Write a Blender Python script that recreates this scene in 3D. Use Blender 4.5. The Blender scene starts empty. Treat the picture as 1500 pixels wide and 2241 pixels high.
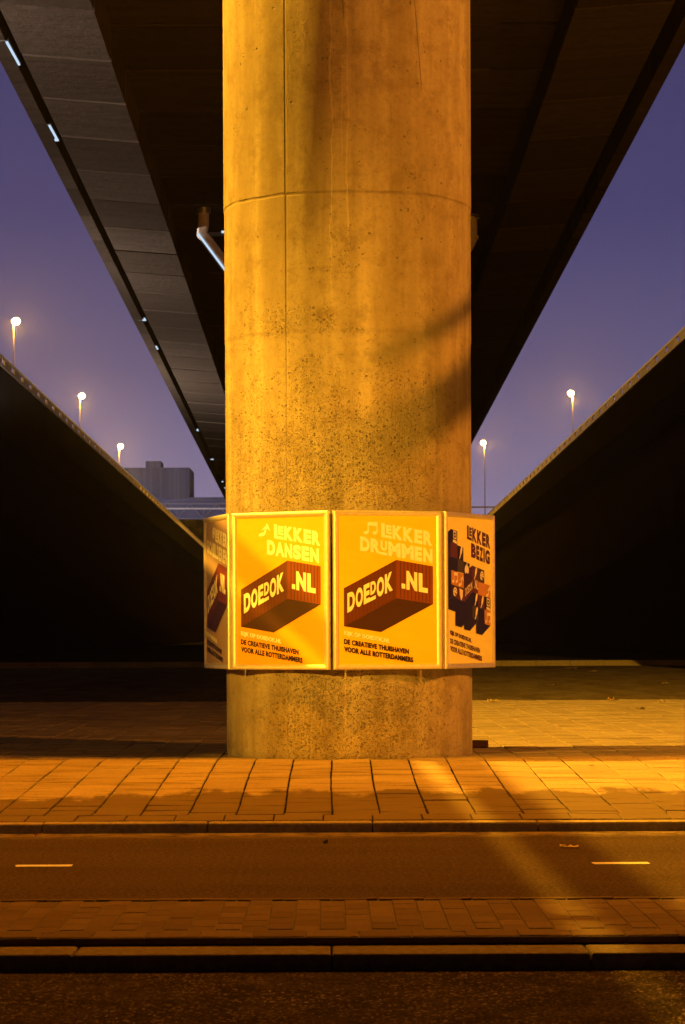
import bpy, bmesh, math, random
from mathutils import Vector, Matrix
R_ = math.radians
random.seed(7)
scene = bpy.context.scene
COL = scene.collection

# ------------------------------------------------------------------ camera
F, PX0, PY0, CAMZ, ROLL = 5615.0, 725.0, 1384.0, 1.21, R_(0.25)   # focal length in photo pixels, principal point
cam = bpy.data.cameras.new('camera'); cam_o = bpy.data.objects.new('camera', cam); COL.objects.link(cam_o)
cam.sensor_fit = 'HORIZONTAL'; cam.sensor_width = 36.0; cam.lens = F/1500*36
cam.shift_x = (750-PX0)/1500; cam.shift_y = (PY0-1120.5)/1500
cam.clip_start = .1; cam.clip_end = 8000
cam_o.matrix_world = Matrix.Translation((0, 0, CAMZ)) @ Matrix.Rotation(R_(90), 4, 'X') @ Matrix.Rotation(-ROLL, 4, 'Z')
cam.dof.use_dof = True; cam.dof.focus_distance = 20.5; cam.dof.aperture_fstop = 16
scene.camera = cam_o

# ------------------------------------------------------------------ world: dusk sky with the glow of the city low down
w = bpy.data.worlds.new('World'); scene.world = w; w.use_nodes = True
nt = w.node_tree; nt.nodes.clear()
def wn(t, **k):
    n = nt.nodes.new(t)
    for a, b in k.items(): setattr(n, a, b)
    return n
out = wn('ShaderNodeOutputWorld'); bg = wn('ShaderNodeBackground'); nt.links.new(bg.outputs[0], out.inputs[0])
sky = wn('ShaderNodeTexSky', sky_type='NISHITA', sun_disc=False); sky.sun_elevation = R_(-4); sky.sun_rotation = R_(200)
tc = wn('ShaderNodeTexCoord'); sep = wn('ShaderNodeSeparateXYZ'); nt.links.new(tc.outputs['Generated'], sep.inputs[0])
ramp = wn('ShaderNodeValToRGB'); nt.links.new(sep.outputs[2], ramp.inputs[0])
SKY = [(0.0, (.36, .275, .40)), (.03, (.30, .235, .37)), (.06, (.20, .165, .29)), (.10, (.112, .096, .205)), (.16, (.062, .055, .155)), (.24, (.050, .043, .128)), (.6, (.03, .03, .09)), (1, (.02, .02, .06))]
cr = ramp.color_ramp
while len(cr.elements) < len(SKY): cr.elements.new(.5)
for e, (p, c) in zip(cr.elements, SKY): e.position = p; e.color = (*c, 1)
mixn = wn('ShaderNodeMix', data_type='RGBA', blend_type='ADD'); mixn.inputs[0].default_value = .06
nt.links.new(ramp.outputs[0], mixn.inputs[6]); nt.links.new(sky.outputs[0], mixn.inputs[7])
mr = wn('ShaderNodeMapRange'); nt.links.new(sep.outputs[1], mr.inputs[0])
mr.inputs[1].default_value = .2; mr.inputs[2].default_value = .93; mr.inputs[3].default_value = .06; mr.inputs[4].default_value = 1
mul = wn('ShaderNodeMix', data_type='RGBA', blend_type='MULTIPLY'); mul.inputs[0].default_value = 1
nt.links.new(mixn.outputs[2], mul.inputs[6]); nt.links.new(mr.outputs[0], mul.inputs[7])
nt.links.new(mul.outputs[2], bg.inputs[0]); bg.inputs[1].default_value = 1.0

vs = scene.view_settings; vs.view_transform = 'Standard'; vs.look = 'None'; vs.exposure = 0; vs.gamma = 1
scene.cycles.max_bounces = 6; scene.cycles.volume_bounces = 0; scene.cycles.sample_clamp_indirect = 6
scene.cycles.use_denoising = True

# lamp colours and powers
YEL, ORA, RED, WARM = (1, .45, .022), (1, .285, .001), (1, .31, .018), (1, .76, .60)
P_ROAD, P_PATH, P_SIDE, P_PIER, P_FAR, P_UP = 90000, 7000, 4300, 4700, 20000, 4200

# ------------------------------------------------------------------ helpers
def at(px, py, Y):
    dx, dy = px-PX0, py-PY0
    a = dx*math.cos(ROLL)-dy*math.sin(ROLL); b = dx*math.sin(ROLL)+dy*math.cos(ROLL)
    return Vector((a*Y/F, Y, CAMZ-b*Y/F))
def on_ground(px, py, z):
    dx, dy = px-PX0, py-PY0
    b = dx*math.sin(ROLL)+dy*math.cos(ROLL)
    return at(px, py, F*(CAMZ-z)/b)

def obj(name, bm, mat, parent=None, smooth=False, keep=False):
    me = bpy.data.meshes.new(name)
    if not keep: bmesh.ops.recalc_face_normals(bm, faces=bm.faces)
    bm.to_mesh(me); bm.free()
    for m in (mat if isinstance(mat, (list, tuple)) else [mat]): me.materials.append(m)
    if smooth:
        for p in me.polygons: p.use_smooth = True
        try: me.set_sharp_from_angle(angle=R_(40))
        except Exception: pass
    o = bpy.data.objects.new(name, me); COL.objects.link(o)
    if parent: o.parent = parent
    return o
def tag(o, label=None, cat=None, group=None, kind=None):
    if label: o['label'] = label
    if cat: o['category'] = cat
    if group: o['group'] = group
    if kind: o['kind'] = kind
    return o
def thing(name, label, cat, loc=(0, 0, 0), rz=0, group=None):
    o = bpy.data.objects.new(name, None); COL.objects.link(o); o.empty_display_size = .2
    o.location = loc; o.rotation_euler = (0, 0, rz)
    return tag(o, label, cat, group)
def dup(root, loc, label, rz=None):
    r = root.copy(); COL.objects.link(r); r.location = loc; r['label'] = label
    if rz is not None: r.rotation_euler = (0, 0, rz)
    for ch in list(root.children):
        c = ch.copy(); COL.objects.link(c); c.parent = r
        for g in list(ch.children):
            d = g.copy(); COL.objects.link(d); d.parent = c
    return r
def box(bm, x0, x1, y0, y1, z0, z1, mi=0):
    v = [bm.verts.new(p) for p in ((x0,y0,z0),(x1,y0,z0),(x1,y1,z0),(x0,y1,z0),(x0,y0,z1),(x1,y0,z1),(x1,y1,z1),(x0,y1,z1))]
    for q in ((0,3,2,1),(4,5,6,7),(0,1,5,4),(1,2,6,5),(2,3,7,6),(3,0,4,7)):
        bm.faces.new([v[i] for i in q]).material_index = mi
def bevel_all(bm, w, seg=2):
    bmesh.ops.bevel(bm, geom=bm.edges[:], offset=w, segments=seg, affect='EDGES', profile=.6)
def sheet(bm, x0, x1, y0, y1, z0, z1=None):
    z1 = z0 if z1 is None else z1
    bm.faces.new([bm.verts.new(p) for p in ((x0,y0,z0),(x1,y0,z0),(x1,y1,z1),(x0,y1,z1))])
def tube(bm, pts, r, n=12, cap=True):
    pts = [Vector(p) for p in pts]; rings = []
    rr = r if isinstance(r, (list, tuple)) else [r]*len(pts)
    for i, p in enumerate(pts):
        d = ((pts[min(i+1, len(pts)-1)]-p).normalized()+(p-pts[max(i-1, 0)]).normalized()).normalized()
        a = d.orthogonal().normalized() if i == 0 else (a-d*a.dot(d)).normalized()
        b = d.cross(a)
        rings.append([bm.verts.new(p+(a*math.cos(t)+b*math.sin(t))*rr[i]) for t in [2*math.pi*k/n for k in range(n)]])
    for A, B in zip(rings, rings[1:]):
        for k in range(n): bm.faces.new((A[k], A[(k+1) % n], B[(k+1) % n], B[k]))
    if cap: bm.faces.new(rings[0][::-1]); bm.faces.new(rings[-1])
def extrude_profile(bm, prof, y0, y1, zf0=0, zf1=0):
    a = [bm.verts.new((x, y0, z+zf0)) for x, z in prof]; b = [bm.verts.new((x, y1, z+zf1)) for x, z in prof]
    n = len(prof)
    for i in range(n): bm.faces.new((a[i], a[(i+1) % n], b[(i+1) % n], b[i]))
    bm.faces.new(a[::-1]); bm.faces.new(b)

# ------------------------------------------------------------------ material helper
class M:
    def __init__(s, name, rough=.8, metal=0, spec=.3):
        s.m = bpy.data.materials.new(name); s.m.use_nodes = True; s.t = s.m.node_tree; s.t.nodes.clear()
        s.out = s.n('ShaderNodeOutputMaterial'); s.b = s.n('ShaderNodeBsdfPrincipled')
        s.l(s.b.outputs[0], s.out.inputs[0])
        s.b.inputs['Roughness'].default_value = rough; s.b.inputs['Metallic'].default_value = metal
        s.b.inputs['Specular IOR Level'].default_value = spec
        if spec < .2: s.b.inputs['IOR'].default_value = 1.0     # dull, dusty surfaces: no sheen at low angles
        s._c = None
    def n(s, t, **k):
        x = s.t.nodes.new(t)
        for a, b in k.items(): setattr(x, a, b)
        return x
    def l(s, a, b): s.t.links.new(a, b)
    def put(s, v, sock):
        if hasattr(v, 'is_linked') or hasattr(v, 'links'): s.l(v, sock)
        else:
            if isinstance(v, (tuple, list)) and len(v) == 3 and sock.type == 'RGBA': v = (*v, 1)
            sock.default_value = v
    def co(s, kind='Object'):
        if not s._c: s._c = s.n('ShaderNodeTexCoord')
        return s._c.outputs[kind]
    def scale(s, v, sc):
        x = s.n('ShaderNodeVectorMath', operation='MULTIPLY'); s.put(v, x.inputs[0]); x.inputs[1].default_value = sc; return x.outputs[0]
    def math(s, op, a, b=0.0, c=0.0, clamp=False):
        x = s.n('ShaderNodeMath', operation=op, use_clamp=clamp); s.put(a, x.inputs[0]); s.put(b, x.inputs[1]); s.put(c, x.inputs[2]); return x.outputs[0]
    def xyz(s, v):
        x = s.n('ShaderNodeSeparateXYZ'); s.put(v, x.inputs[0]); return x.outputs
    def comb(s, x, y, z):
        c = s.n('ShaderNodeCombineXYZ'); s.put(x, c.inputs[0]); s.put(y, c.inputs[1]); s.put(z, c.inputs[2]); return c.outputs[0]
    def noise(s, v, scale, detail=4, rough=.6, dist=0):
        x = s.n('ShaderNodeTexNoise'); s.put(v, x.inputs['Vector']); x.inputs['Scale'].default_value = scale
        x.inputs['Detail'].default_value = detail; x.inputs['Roughness'].default_value = rough; x.inputs['Distortion'].default_value = dist
        return x.outputs[0]
    def voro(s, v, scale, feature='F1', out=0):
        x = s.n('ShaderNodeTexVoronoi', feature=feature); s.put(v, x.inputs['Vector']); x.inputs['Scale'].default_value = scale; return x.outputs[out]
    def ss(s, v, a, b, lo=0.0, hi=1.0):       # smooth step
        x = s.n('ShaderNodeMapRange', interpolation_type='SMOOTHSTEP'); s.put(v, x.inputs[0])
        s.put(a, x.inputs[1]); s.put(b, x.inputs[2]); x.inputs[3].default_value = lo; x.inputs[4].default_value = hi
        return x.outputs[0]
    def mix(s, f, a, b, mode='MIX'):
        x = s.n('ShaderNodeMix', data_type='RGBA', blend_type=mode); s.put(f, x.inputs[0]); s.put(a, x.inputs[6]); s.put(b, x.inputs[7]); return x.outputs[2]
    def bump(s, h, dist, strength=1.0, normal=None):
        x = s.n('ShaderNodeBump'); s.put(h, x.inputs['Height']); x.inputs['Distance'].default_value = dist; x.inputs['Strength'].default_value = strength
        if normal: s.l(normal, x.inputs['Normal'])
        return x.outputs[0]
    def fin(s, color=None, normal=None, rough=None):
        if color is not None: s.put(color, s.b.inputs['Base Color'])
        if normal is not None: s.l(normal, s.b.inputs['Normal'])
        if rough is not None: s.put(rough, s.b.inputs['Roughness'])
        return s.m
def flat(name, c, rough=.6, metal=0, spec=.3, var=.12, scale=12):
    m = M(name, rough, metal, spec); n = m.noise(m.co(), scale, 5)
    f = m.ss(n, .3, .7); return m.fin(m.mix(f, tuple(x*(1-var) for x in c), tuple(min(1, x*(1+var)) for x in c)), m.bump(n, .002, .3))
def glow(name, c, st):
    m = bpy.data.materials.new(name); m.use_nodes = True; t = m.node_tree; t.nodes.clear()
    o = t.nodes.new('ShaderNodeOutputMaterial'); e = t.nodes.new('ShaderNodeEmission'); e.inputs[0].default_value = (*c, 1); e.inputs[1].default_value = st
    t.links.new(e.outputs[0], o.inputs[0]); return m

# pillar concrete: form seams, honeycombing, run marks
def mat_pillar():
    m = M('pillar_concrete', .82, 0, .25); c = m.co(); X, Y, Z = m.xyz(c)
    phi = m.math('ARCTAN2', X, m.math('MULTIPLY', Y, -1.0))
    wob = m.math('SUBTRACT', m.noise(m.comb(0.0, 0.0, Z), 3.0, 4), .5)
    wobr = m.math('SUBTRACT', m.noise(m.comb(phi, 0.0, 0.0), 2.2, 3), .5)
    base = m.mix(m.ss(m.noise(m.scale(c, (1.6, 1.6, .22)), 2.0, 6), .32, .7), (.36, .31, .25), (.56, .50, .42))
    base = m.mix(m.ss(m.noise(m.scale(c, (4, 4, .25)), 3.0, 5), .5, .72, 0, .35), base, (.27, .225, .17))
    base = m.mix(m.ss(m.noise(c, 26, 6, .75), .42, .75, 0, .42), base, (.25, .21, .16))
    # honeycombed zones: foot, low belt, the strip above the second ring
    zn = m.math('ADD', Z, m.math('MULTIPLY', m.math('SUBTRACT', m.noise(c, 2.6, 5, .7), .5), 2.4))
    foot = m.math('MULTIPLY', m.ss(zn, 1.05, .5), m.ss(m.math('ABSOLUTE', m.math('ADD', phi, -.05)), 1.05, .25))
    belt = m.math('MULTIPLY', m.ss(m.math('ABSOLUTE', m.math('SUBTRACT', zn, 1.95)), 1.5, .1), m.ss(phi, 1.3, .2, 0, .8))
    lip = m.math('MULTIPLY', m.ss(Z, 3.34, 3.40), m.math('MULTIPLY', m.ss(Z, 3.66, 3.42), m.ss(m.math('ABSOLUTE', m.math('ADD', phi, .5)), 1.0, .35)))
    lip = m.math('MULTIPLY', lip, m.ss(m.noise(c, 3.1, 4), .36, .58))
    zone = m.math('MAXIMUM', m.math('MAXIMUM', foot, belt), lip)
    zone = m.math('MAXIMUM', zone, m.ss(m.noise(m.scale(c, (1, 1, .6)), 1.8, 6, .75), .52, .74, .03, .55))
    def pores(sc, r0, r1, k):
        v = m.n('ShaderNodeTexVoronoi'); m.l(m.scale(c, (1, 1, 1.2)), v.inputs['Vector']); v.inputs['Scale'].default_value = sc
        rx, ry, rz = m.xyz(v.outputs['Color'])
        d = m.math('ADD', v.outputs['Distance'], m.math('MULTIPLY', m.math('SUBTRACT', m.noise(c, sc*2.2, 2), .5), .35))
        on = m.math('LESS_THAN', rx, m.math('MULTIPLY', zone, k))
        return m.math('MULTIPLY', on, m.ss(d, m.math('MULTIPLY_ADD', ry, r0, .18), m.math('MULTIPLY', ry, r1)))
    pit = m.math('MAXIMUM', pores(36, .36, .2, .6), pores(66, .36, .2, .85)); pit2 = pores(125, .45, .3, 1.3)
    stone = m.math('MULTIPLY', m.ss(m.voro(c, 38), .24, .12), m.math('MULTIPLY', m.ss(zone, .35, .8), m.ss(m.noise(c, 9, 2), .52, .6)))
    base = m.mix(m.math('MULTIPLY', pit, .48), base, (.085, .062, .042)); base = m.mix(m.math('MULTIPLY', pit2, .6), base, (.10, .08, .06))
    base = m.mix(m.math('MULTIPLY', stone, .6), base, (.72, .68, .6))
    # seams
    s1 = m.ss(m.math('ABSOLUTE', m.math('ADD', phi, m.math('ADD', .506, m.math('MULTIPLY', wob, .006)))), .011, .003)
    s1 = m.math('MULTIPLY', s1, m.ss(Z, 2.4, 4.7, .22, 1))
    s2 = m.math('MULTIPLY', m.ss(m.math('ABSOLUTE', m.math('ADD', phi, .035)), .006, .002), m.ss(Z, 5.75, 6.0))
    s3 = m.math('MULTIPLY', m.ss(m.math('ABSOLUTE', m.math('SUBTRACT', phi, m.math('ADD', .64, m.math('MULTIPLY', m.math('SUBTRACT', Z, 5.0), -.09)))), .008, .002), m.ss(Z, 5.25, 5.4, 0, .5))
    zr = m.math('ABSOLUTE', m.math('SUBTRACT', Z, m.math('ADD', 4.485, m.math('MULTIPLY', wobr, .05))))
    r1 = m.math('MULTIPLY', m.ss(zr, .016, .003), m.ss(m.noise(m.comb(phi, 0.0, 0.0), 5, 3), .3, .62, .08, .62))
    rb = m.ss(m.math('ABSOLUTE', m.math('SUBTRACT', Z, 3.39)), .03, .003, 0, .16)
    seam = m.math('MAXIMUM', m.math('MAXIMUM', s1, s2), m.math('MAXIMUM', r1, m.math('MAXIMUM', rb, s3)))
    base = m.mix(m.math('MULTIPLY', seam, .72), base, (.07, .05, .035))
    # pale lime runs
    def run(p0, amp, off, z0, z1, wd):
        wv = m.math('SUBTRACT', m.noise(m.comb(off, 0.0, Z), 1.7, 5), .5)
        d = m.math('ABSOLUTE', m.math('SUBTRACT', phi, m.math('ADD', p0, m.math('MULTIPLY', wv, amp))))
        return m.math('MULTIPLY', m.ss(d, wd, wd*.25), m.math('MULTIPLY', m.ss(Z, z0-.15, z0+.1), m.ss(Z, z1+.1, z1-.15)))
    rn = m.math('MAXIMUM', run(-.13, .16, 3.0, 3.75, 6.6, .0075), m.math('MAXIMUM', run(0.0, .09, 8.0, 4.1, 6.1, .0075), run(-.045, .07, 5.0, 4.75, 5.6, .006)))
    base = m.mix(m.math('MULTIPLY', rn, .6), base, (.72, .64, .54))
    band = m.math('MULTIPLY', m.ss(m.noise(m.comb(phi, 0.0, m.math('MULTIPLY', Z, .02)), 4.2, 3), .40, .62), .26)
    base = m.mix(band, base, (.20, .16, .12)); base = m.mix(m.ss(m.noise(c, 4.2, 6, .72), .44, .68, 0, .55), base, (.21, .165, .12))
    h = m.math('SUBTRACT', m.math('MULTIPLY', m.noise(c, 60, 6, .7), .35), m.math('ADD', m.math('MULTIPLY', pit, 1.0), m.math('ADD', m.math('MULTIPLY', pit2, .5), seam)))
    h = m.math('ADD', h, m.math('MULTIPLY', m.noise(c, 17, 5), m.math('MULTIPLY', zone, 1.1)))
    return m.fin(base, m.bump(h, .012, .9))

def mat_deck():
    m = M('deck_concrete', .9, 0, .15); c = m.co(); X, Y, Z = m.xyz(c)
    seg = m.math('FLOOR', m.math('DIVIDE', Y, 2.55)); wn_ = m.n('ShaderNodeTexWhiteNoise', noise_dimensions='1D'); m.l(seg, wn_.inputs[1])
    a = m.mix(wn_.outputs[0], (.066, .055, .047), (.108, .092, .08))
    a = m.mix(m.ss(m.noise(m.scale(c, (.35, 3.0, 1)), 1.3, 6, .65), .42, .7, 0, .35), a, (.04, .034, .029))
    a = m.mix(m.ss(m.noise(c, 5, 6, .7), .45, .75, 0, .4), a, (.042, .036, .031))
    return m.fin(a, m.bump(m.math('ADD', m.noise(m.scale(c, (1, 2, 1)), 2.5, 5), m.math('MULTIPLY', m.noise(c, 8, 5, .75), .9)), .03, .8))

def mat_ground(name, a, b, sc, bump, rough=.85, spec=.1, dirt=None):
    m = M(name, rough, 0, spec); c = m.co()
    col = m.mix(m.ss(m.noise(c, sc, 6, .7), .35, .68), a, b)
    col = m.mix(m.ss(m.noise(m.scale(c, (1, .5, 1)), .9, 5), .45, .7, 0, .5), col, tuple(x*.62 for x in a))
    return m.fin(col, m.bump(m.noise(c, sc*1.6, 5, .7), bump, .8))

def mat_tile():
    m = M('paving_tile', .78, 0, .1); c = m.co(); X, Y, Z = m.xyz(c)
    g = m.n('ShaderNodeNewGeometry'); rnd = g.outputs['Random Per Island']
    a = m.mix(rnd, (.33, .275, .22), (.42, .355, .285))
    a = m.mix(m.ss(m.noise(c, 55, 5, .75), .4, .72, 0, .5), a, (.17, .145, .115))
    # wet sand and dirt swept against the kerb, with a ragged inner edge
    e = m.math('ADD', Y, m.math('MULTIPLY', m.math('SUBTRACT', m.noise(m.scale(c, (3.2, .8, 1)), 1.0, 4, .6), .5), 1.9))
    e = m.math('ADD', e, m.math('MULTIPLY', m.ss(X, -2.6, -.6), -.65))
    d = m.ss(e, 17.0, 16.72)
    a = m.mix(m.math('MULTIPLY', d, .85), a, (.12, .092, .062))
    st = m.ss(m.noise(m.scale(c, (.8, 3.5, 1)), 1.6, 5), .5, .66, 0, .55)
    a = m.mix(st, a, (.13, .105, .075))
    return m.fin(a, m.bump(m.noise(c, 80, 5, .7), .003, .8))

def mat_near_road():
    m = M('coarse_asphalt', .95, 0, .08); c = m.co()
    v = m.n('ShaderNodeTexVoronoi'); m.l(c, v.inputs['Vector']); v.inputs['Scale'].default_value = 105
    col = m.mix(v.outputs['Color'], (.008, .006, .0045), (.105, .08, .058))
    big = m.noise(c, 5, 5, .7)
    col = m.mix(m.ss(big, .35, .65, 0, .7), col, (.022, .017, .013))
    chip = m.math('MULTIPLY', m.ss(m.xyz(v.outputs['Color'])[0], .90, .96), m.ss(m.noise(c, 1.7, 4), .35, .65, .25, 1))
    h = m.math('SUBTRACT', m.math('MULTIPLY', m.xyz(v.outputs['Color'])[1], .8), v.outputs['Distance'])
    h = m.math('ADD', h, m.math('MULTIPLY', m.noise(c, 240, 3), .5))
    return m.fin(m.mix(m.math('MULTIPLY', chip, .6), col, (.5, .4, .3)), m.bump(h, .010, 1.0), m.math('SUBTRACT', .9, m.math('MULTIPLY', chip, .5)))

def mat_path():
    m = M('cycle_path_asphalt', .62, 0, .06); c = m.co()
    col = m.mix(m.ss(m.noise(c, 130, 4, .8), .35, .7), (.036, .025, .017), (.105, .078, .055))
    col = m.mix(m.ss(m.noise(m.scale(c, (.35, 1.3, 1)), 1.1, 6, .65), .4, .68, 0, .5), col, (.032, .024, .017))
    col = m.mix(m.ss(m.noise(c, 42, 4, .8), .42, .66, 0, .6), col, (.15, .112, .08))
    chip = m.ss(m.noise(c, 100, 3, .7), .64, .71); col = m.mix(chip, col, (.36, .28, .2))
    Y = m.xyz(c)[1]
    edge = m.math('MULTIPLY', m.ss(Y, 15.0, 15.42), m.ss(m.noise(c, 6, 5, .7), .35, .6)); col = m.mix(m.math('MULTIPLY', edge, .6), col, (.3, .25, .19))
    return m.fin(col, m.bump(m.noise(c, 170, 4, .8), .006, 1.0), m.ss(m.noise(m.scale(c, (.4, 1, 1)), 1.4, 4), .35, .7, .55, .8))

MP = mat_pillar(); MD = mat_deck(); MT = mat_tile(); MNR = mat_near_road(); MCP = mat_path()
MJ = flat('joint_sand', (.022, .017, .012), .95, 0, .05)
MKERB = mat_ground('kerb_concrete', (.22, .19, .155), (.34, .295, .24), 30, .004)
MBRICK = M('strip_brick', .8, 0, .1)
_g = MBRICK.n('ShaderNodeNewGeometry'); _c = MBRICK.co()
MBRICK = MBRICK.fin(MBRICK.mix(MBRICK.ss(MBRICK.noise(_c, 40, 5, .75), .35, .72, 0, .6), MBRICK.mix(_g.outputs['Random Per Island'], (.12, .085, .062), (.165, .12, .088)), (.09, .07, .05)), MBRICK.bump(MBRICK.noise(_c, 70, 4), .003, .8))
def mat_cobble():
    m = M('old_cobbles', .85, 0, .1); c = m.co()
    wv = m.n('ShaderNodeTexBrick'); m.l(c, wv.inputs['Vector'])
    wv.inputs['Scale'].default_value = 1; wv.inputs['Brick Width'].default_value = .24; wv.inputs['Row Height'].default_value = .12; wv.inputs['Mortar Size'].default_value = .012
    wv.inputs['Color1'].default_value = (.20, .165, .12, 1); wv.inputs['Color2'].default_value = (.125, .10, .072, 1); wv.inputs['Mortar'].default_value = (.05, .04, .03, 1)
    col = m.mix(m.ss(m.noise(m.scale(c, (1.5, .3, 1)), 1.2, 6, .7), .38, .66, 0, .75), wv.outputs[0], (.07, .055, .038))
    col = m.mix(m.ss(m.noise(m.scale(c, (3, .6, 1)), 2, 6, .7), .55, .72, 0, .5), col, (.26, .21, .15))
    return m.fin(col, m.bump(m.noise(c, 9, 5, .7), .02, .8))
MCOB = mat_cobble()
MFAR = mat_ground('rough_grass', (.035, .032, .018), (.07, .06, .035), 1.5, .05)
MRAMPSHADE = mat_ground('ramp_shade_black', (.004, .0028, .0022), (.008, .0055, .0045), .8, .02, .95, .02)  # near black: the shade under the ramps is put into this colour
MPAR = mat_ground('parapet_concrete', (.40, .36, .30), (.55, .50, .42), 1.4, .01, .8, .2)
MSTEEL = flat('galvanised_steel', (.45, .45, .46), .42, .8, .5)
MPOLE = flat('painted_pole', (.06, .056, .052), .6, .2, .3)
MALU = flat('frame_aluminium', (.80, .76, .68), .42, .55, .5, .06, 30)
MDARK = flat('dark_housing', (.03, .03, .03), .6, 0, .3)
MPIPE = flat('pipe_grey', (.66, .60, .54), .5, 0, .4)
MGLOW_Y = glow('sodium_lamp_glow', (1, .66, .26), 60)
MGLOW_C = glow('cool_white_glow', (.62, .80, 1), .95)

# ------------------------------------------------------------------ ground
WX = 34
b = bmesh.new(); sheet(b, -1300, 1300, -60, 1380, -.4); tag(obj('ground', b, MFAR), kind='structure')
b = bmesh.new(); sheet(b, -1290, 1290, 75.3, 1370, .30); tag(obj('field', b, MFAR), kind='structure')
# near road, kerb, brick strip, cycle path
b = bmesh.new(); sheet(b, -WX, WX, -40, 9.90, -.095); tag(obj('road', b, MNR), kind='structure')
b = bmesh.new()
x = -WX
while x < WX:
    box(b, x, x+.994, 9.89, 10.15, -.40, -.028+random.uniform(-.002, .002)); x += 1.0
bevel_all(b, .012); tag(obj('road_kerb', b, mat_ground('road_kerb_concrete', (.12, .10, .08), (.19, .16, .13), 30, .004)), kind='structure')
b = bmesh.new(); sheet(b, -WX, WX, 10.195, 11.70, -.0035); strip = tag(obj('brick_strip', b, flat('strip_sand', (.085, .066, .048), .95)), kind='structure')
b = bmesh.new()
def paver(bm, cx, cy, wx, wy, z, tilt=.008, zj=.002, th=.03, slope=0.0):
    tx, ty = random.gauss(0, tilt), random.gauss(0, tilt); dz = random.uniform(-zj, zj); ins = .0025
    lo, hi = [], []
    for sx, sy in ((-1,-1),(1,-1),(1,1),(-1,1)):
        X, Y = cx+sx*wx/2, cy+sy*wy/2
        lo.append(bm.verts.new((X, Y, z+slope*(Y-cy)-th)))
        hi.append((cx+sx*(wx/2-ins), cy+sy*(wy/2-ins), z+slope*sy*wy/2+dz+tx*sx*wx/2+ty*sy*wy/2))
    mid = [bm.verts.new((lo[i].co.x, lo[i].co.y, hi[i][2]-.004)) for i in range(4)]; top = [bm.verts.new(h) for h in hi]
    for A, B in ((lo, mid), (mid, top)):
        for i in range(4): bm.faces.new((A[i], A[(i+1) % 4], B[(i+1) % 4], B[i]))
    bm.faces.new(top)
for i in range(-76, 76):
    o = (i % 2)*.105
    for j in range(-1, 6):
        cy = 10.57+j*.212+o
        if 10.42 < cy < 11.55: paver(b, i*.1065, cy, .1025, .2105, 0.0, .004, .0007)
for i in range(-38, 38): paver(b, i*.213, 10.31, .21, .2, 0.0, .005, .001)
for i in range(-38, 38): paver(b, i*.213+.1, 11.62, .207, .06, .004, .01, .001)
obj('bricks', b, MBRICK, strip)
b = bmesh.new(); sheet(b, -WX, WX, 11.66, 15.50, 0.0)
path = tag(obj('cycle_path', b, MCP), kind='structure')
MPAINT = flat('road_paint', (.62, .58, .5), .6, 0, .4, .2, 60)
for k in range(-3, 4):
    b = bmesh.new(); cx = at(97, 1892, 13.37).x+3.0*(k+1)
    pts = [(cx-.15+.012, 13.28), (cx+.142, 13.28), (cx+.15, 13.30), (cx+.148, 13.385), (cx-.142, 13.385), (cx-.15, 13.36)]
    b.faces.new([b.verts.new((x, y, .004)) for x, y in pts])
    obj('lane_marking', b, MPAINT, path)
# pavement: kerb stones, edge row, tiles
def pz(y): return .062+max(0, min(1, (y-15.6)/4.5))*.145
b = bmesh.new(); sheet(b, -WX, WX, 15.6, 20.1, pz(15.6)-.009, pz(20.1)-.009); sheet(b, -WX, WX, 20.1, 37.6, .198)
pave = tag(obj('pavement', b, MJ), kind='structure')
b = bmesh.new(); x = -WX+.17+.08
while x < WX:
    box(b, x, x+.993, 15.50, 15.66, -.3, .060+random.uniform(-.002, .002)); x += 1.0
bevel_all(b, .012); obj('kerb', b, MKERB, pave)
b = bmesh.new()
XO = at(726, 1700, 18.5).x
for i in range(-20, 20):
    paver(b, XO+i*.305+.10, 15.82, .297, .297, pz(15.82), .006, .002, slope=.032)
    off = .5*(i % 2)+random.uniform(-.05, .05); y = 15.99+.15*(i % 2)
    if i % 2: paver(b, XO+(i+.5)*.3, 16.05, .293, .125, pz(16.05), .006, .002, slope=.032)
    while y+.15 < 37.5:
        cy = y+.15
        wx = .2912
        paver(b, XO+(i+.5)*.3+.004*math.sin(cy*1.3+i*.2)+random.uniform(-.0015, .0015), cy, wx-.003, .2905, pz(cy), .009, .0026, slope=.032 if cy < 20.1 else 0)
        y += .3
obj('paving_tiles', b, MT, pave)
b = bmesh.new()
for sx in (-1, 1):
    for x0, x1 in ((6.05, 34),):
        a_, c_ = sorted((sx*x0, sx*x1)); sheet(b, a_, c_, 15.68, 20.1, pz(15.6)+.006, pz(20.1)+.006); sheet(b, a_, c_, 20.1, 37.6, .213)
tag(obj('bounce_cover', b, MFAR), kind='structure')  # dark cover added out of view to cut light bounced onto the deck
b = bmesh.new(); sheet(b, -WX, WX, 37.5, 75.1, .20)
tag(obj('cobbled_ground', b, MCOB), kind='structure')
b = bmesh.new()
for i in range(-34, 34): box(b, i, i+.99, 75.0+.004*i*i*.5-.02*i, 75.25+.004*i*i*.5-.02*i, -.2, .36)
tag(obj('far_kerb', b, MKERB), kind='structure')

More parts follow.
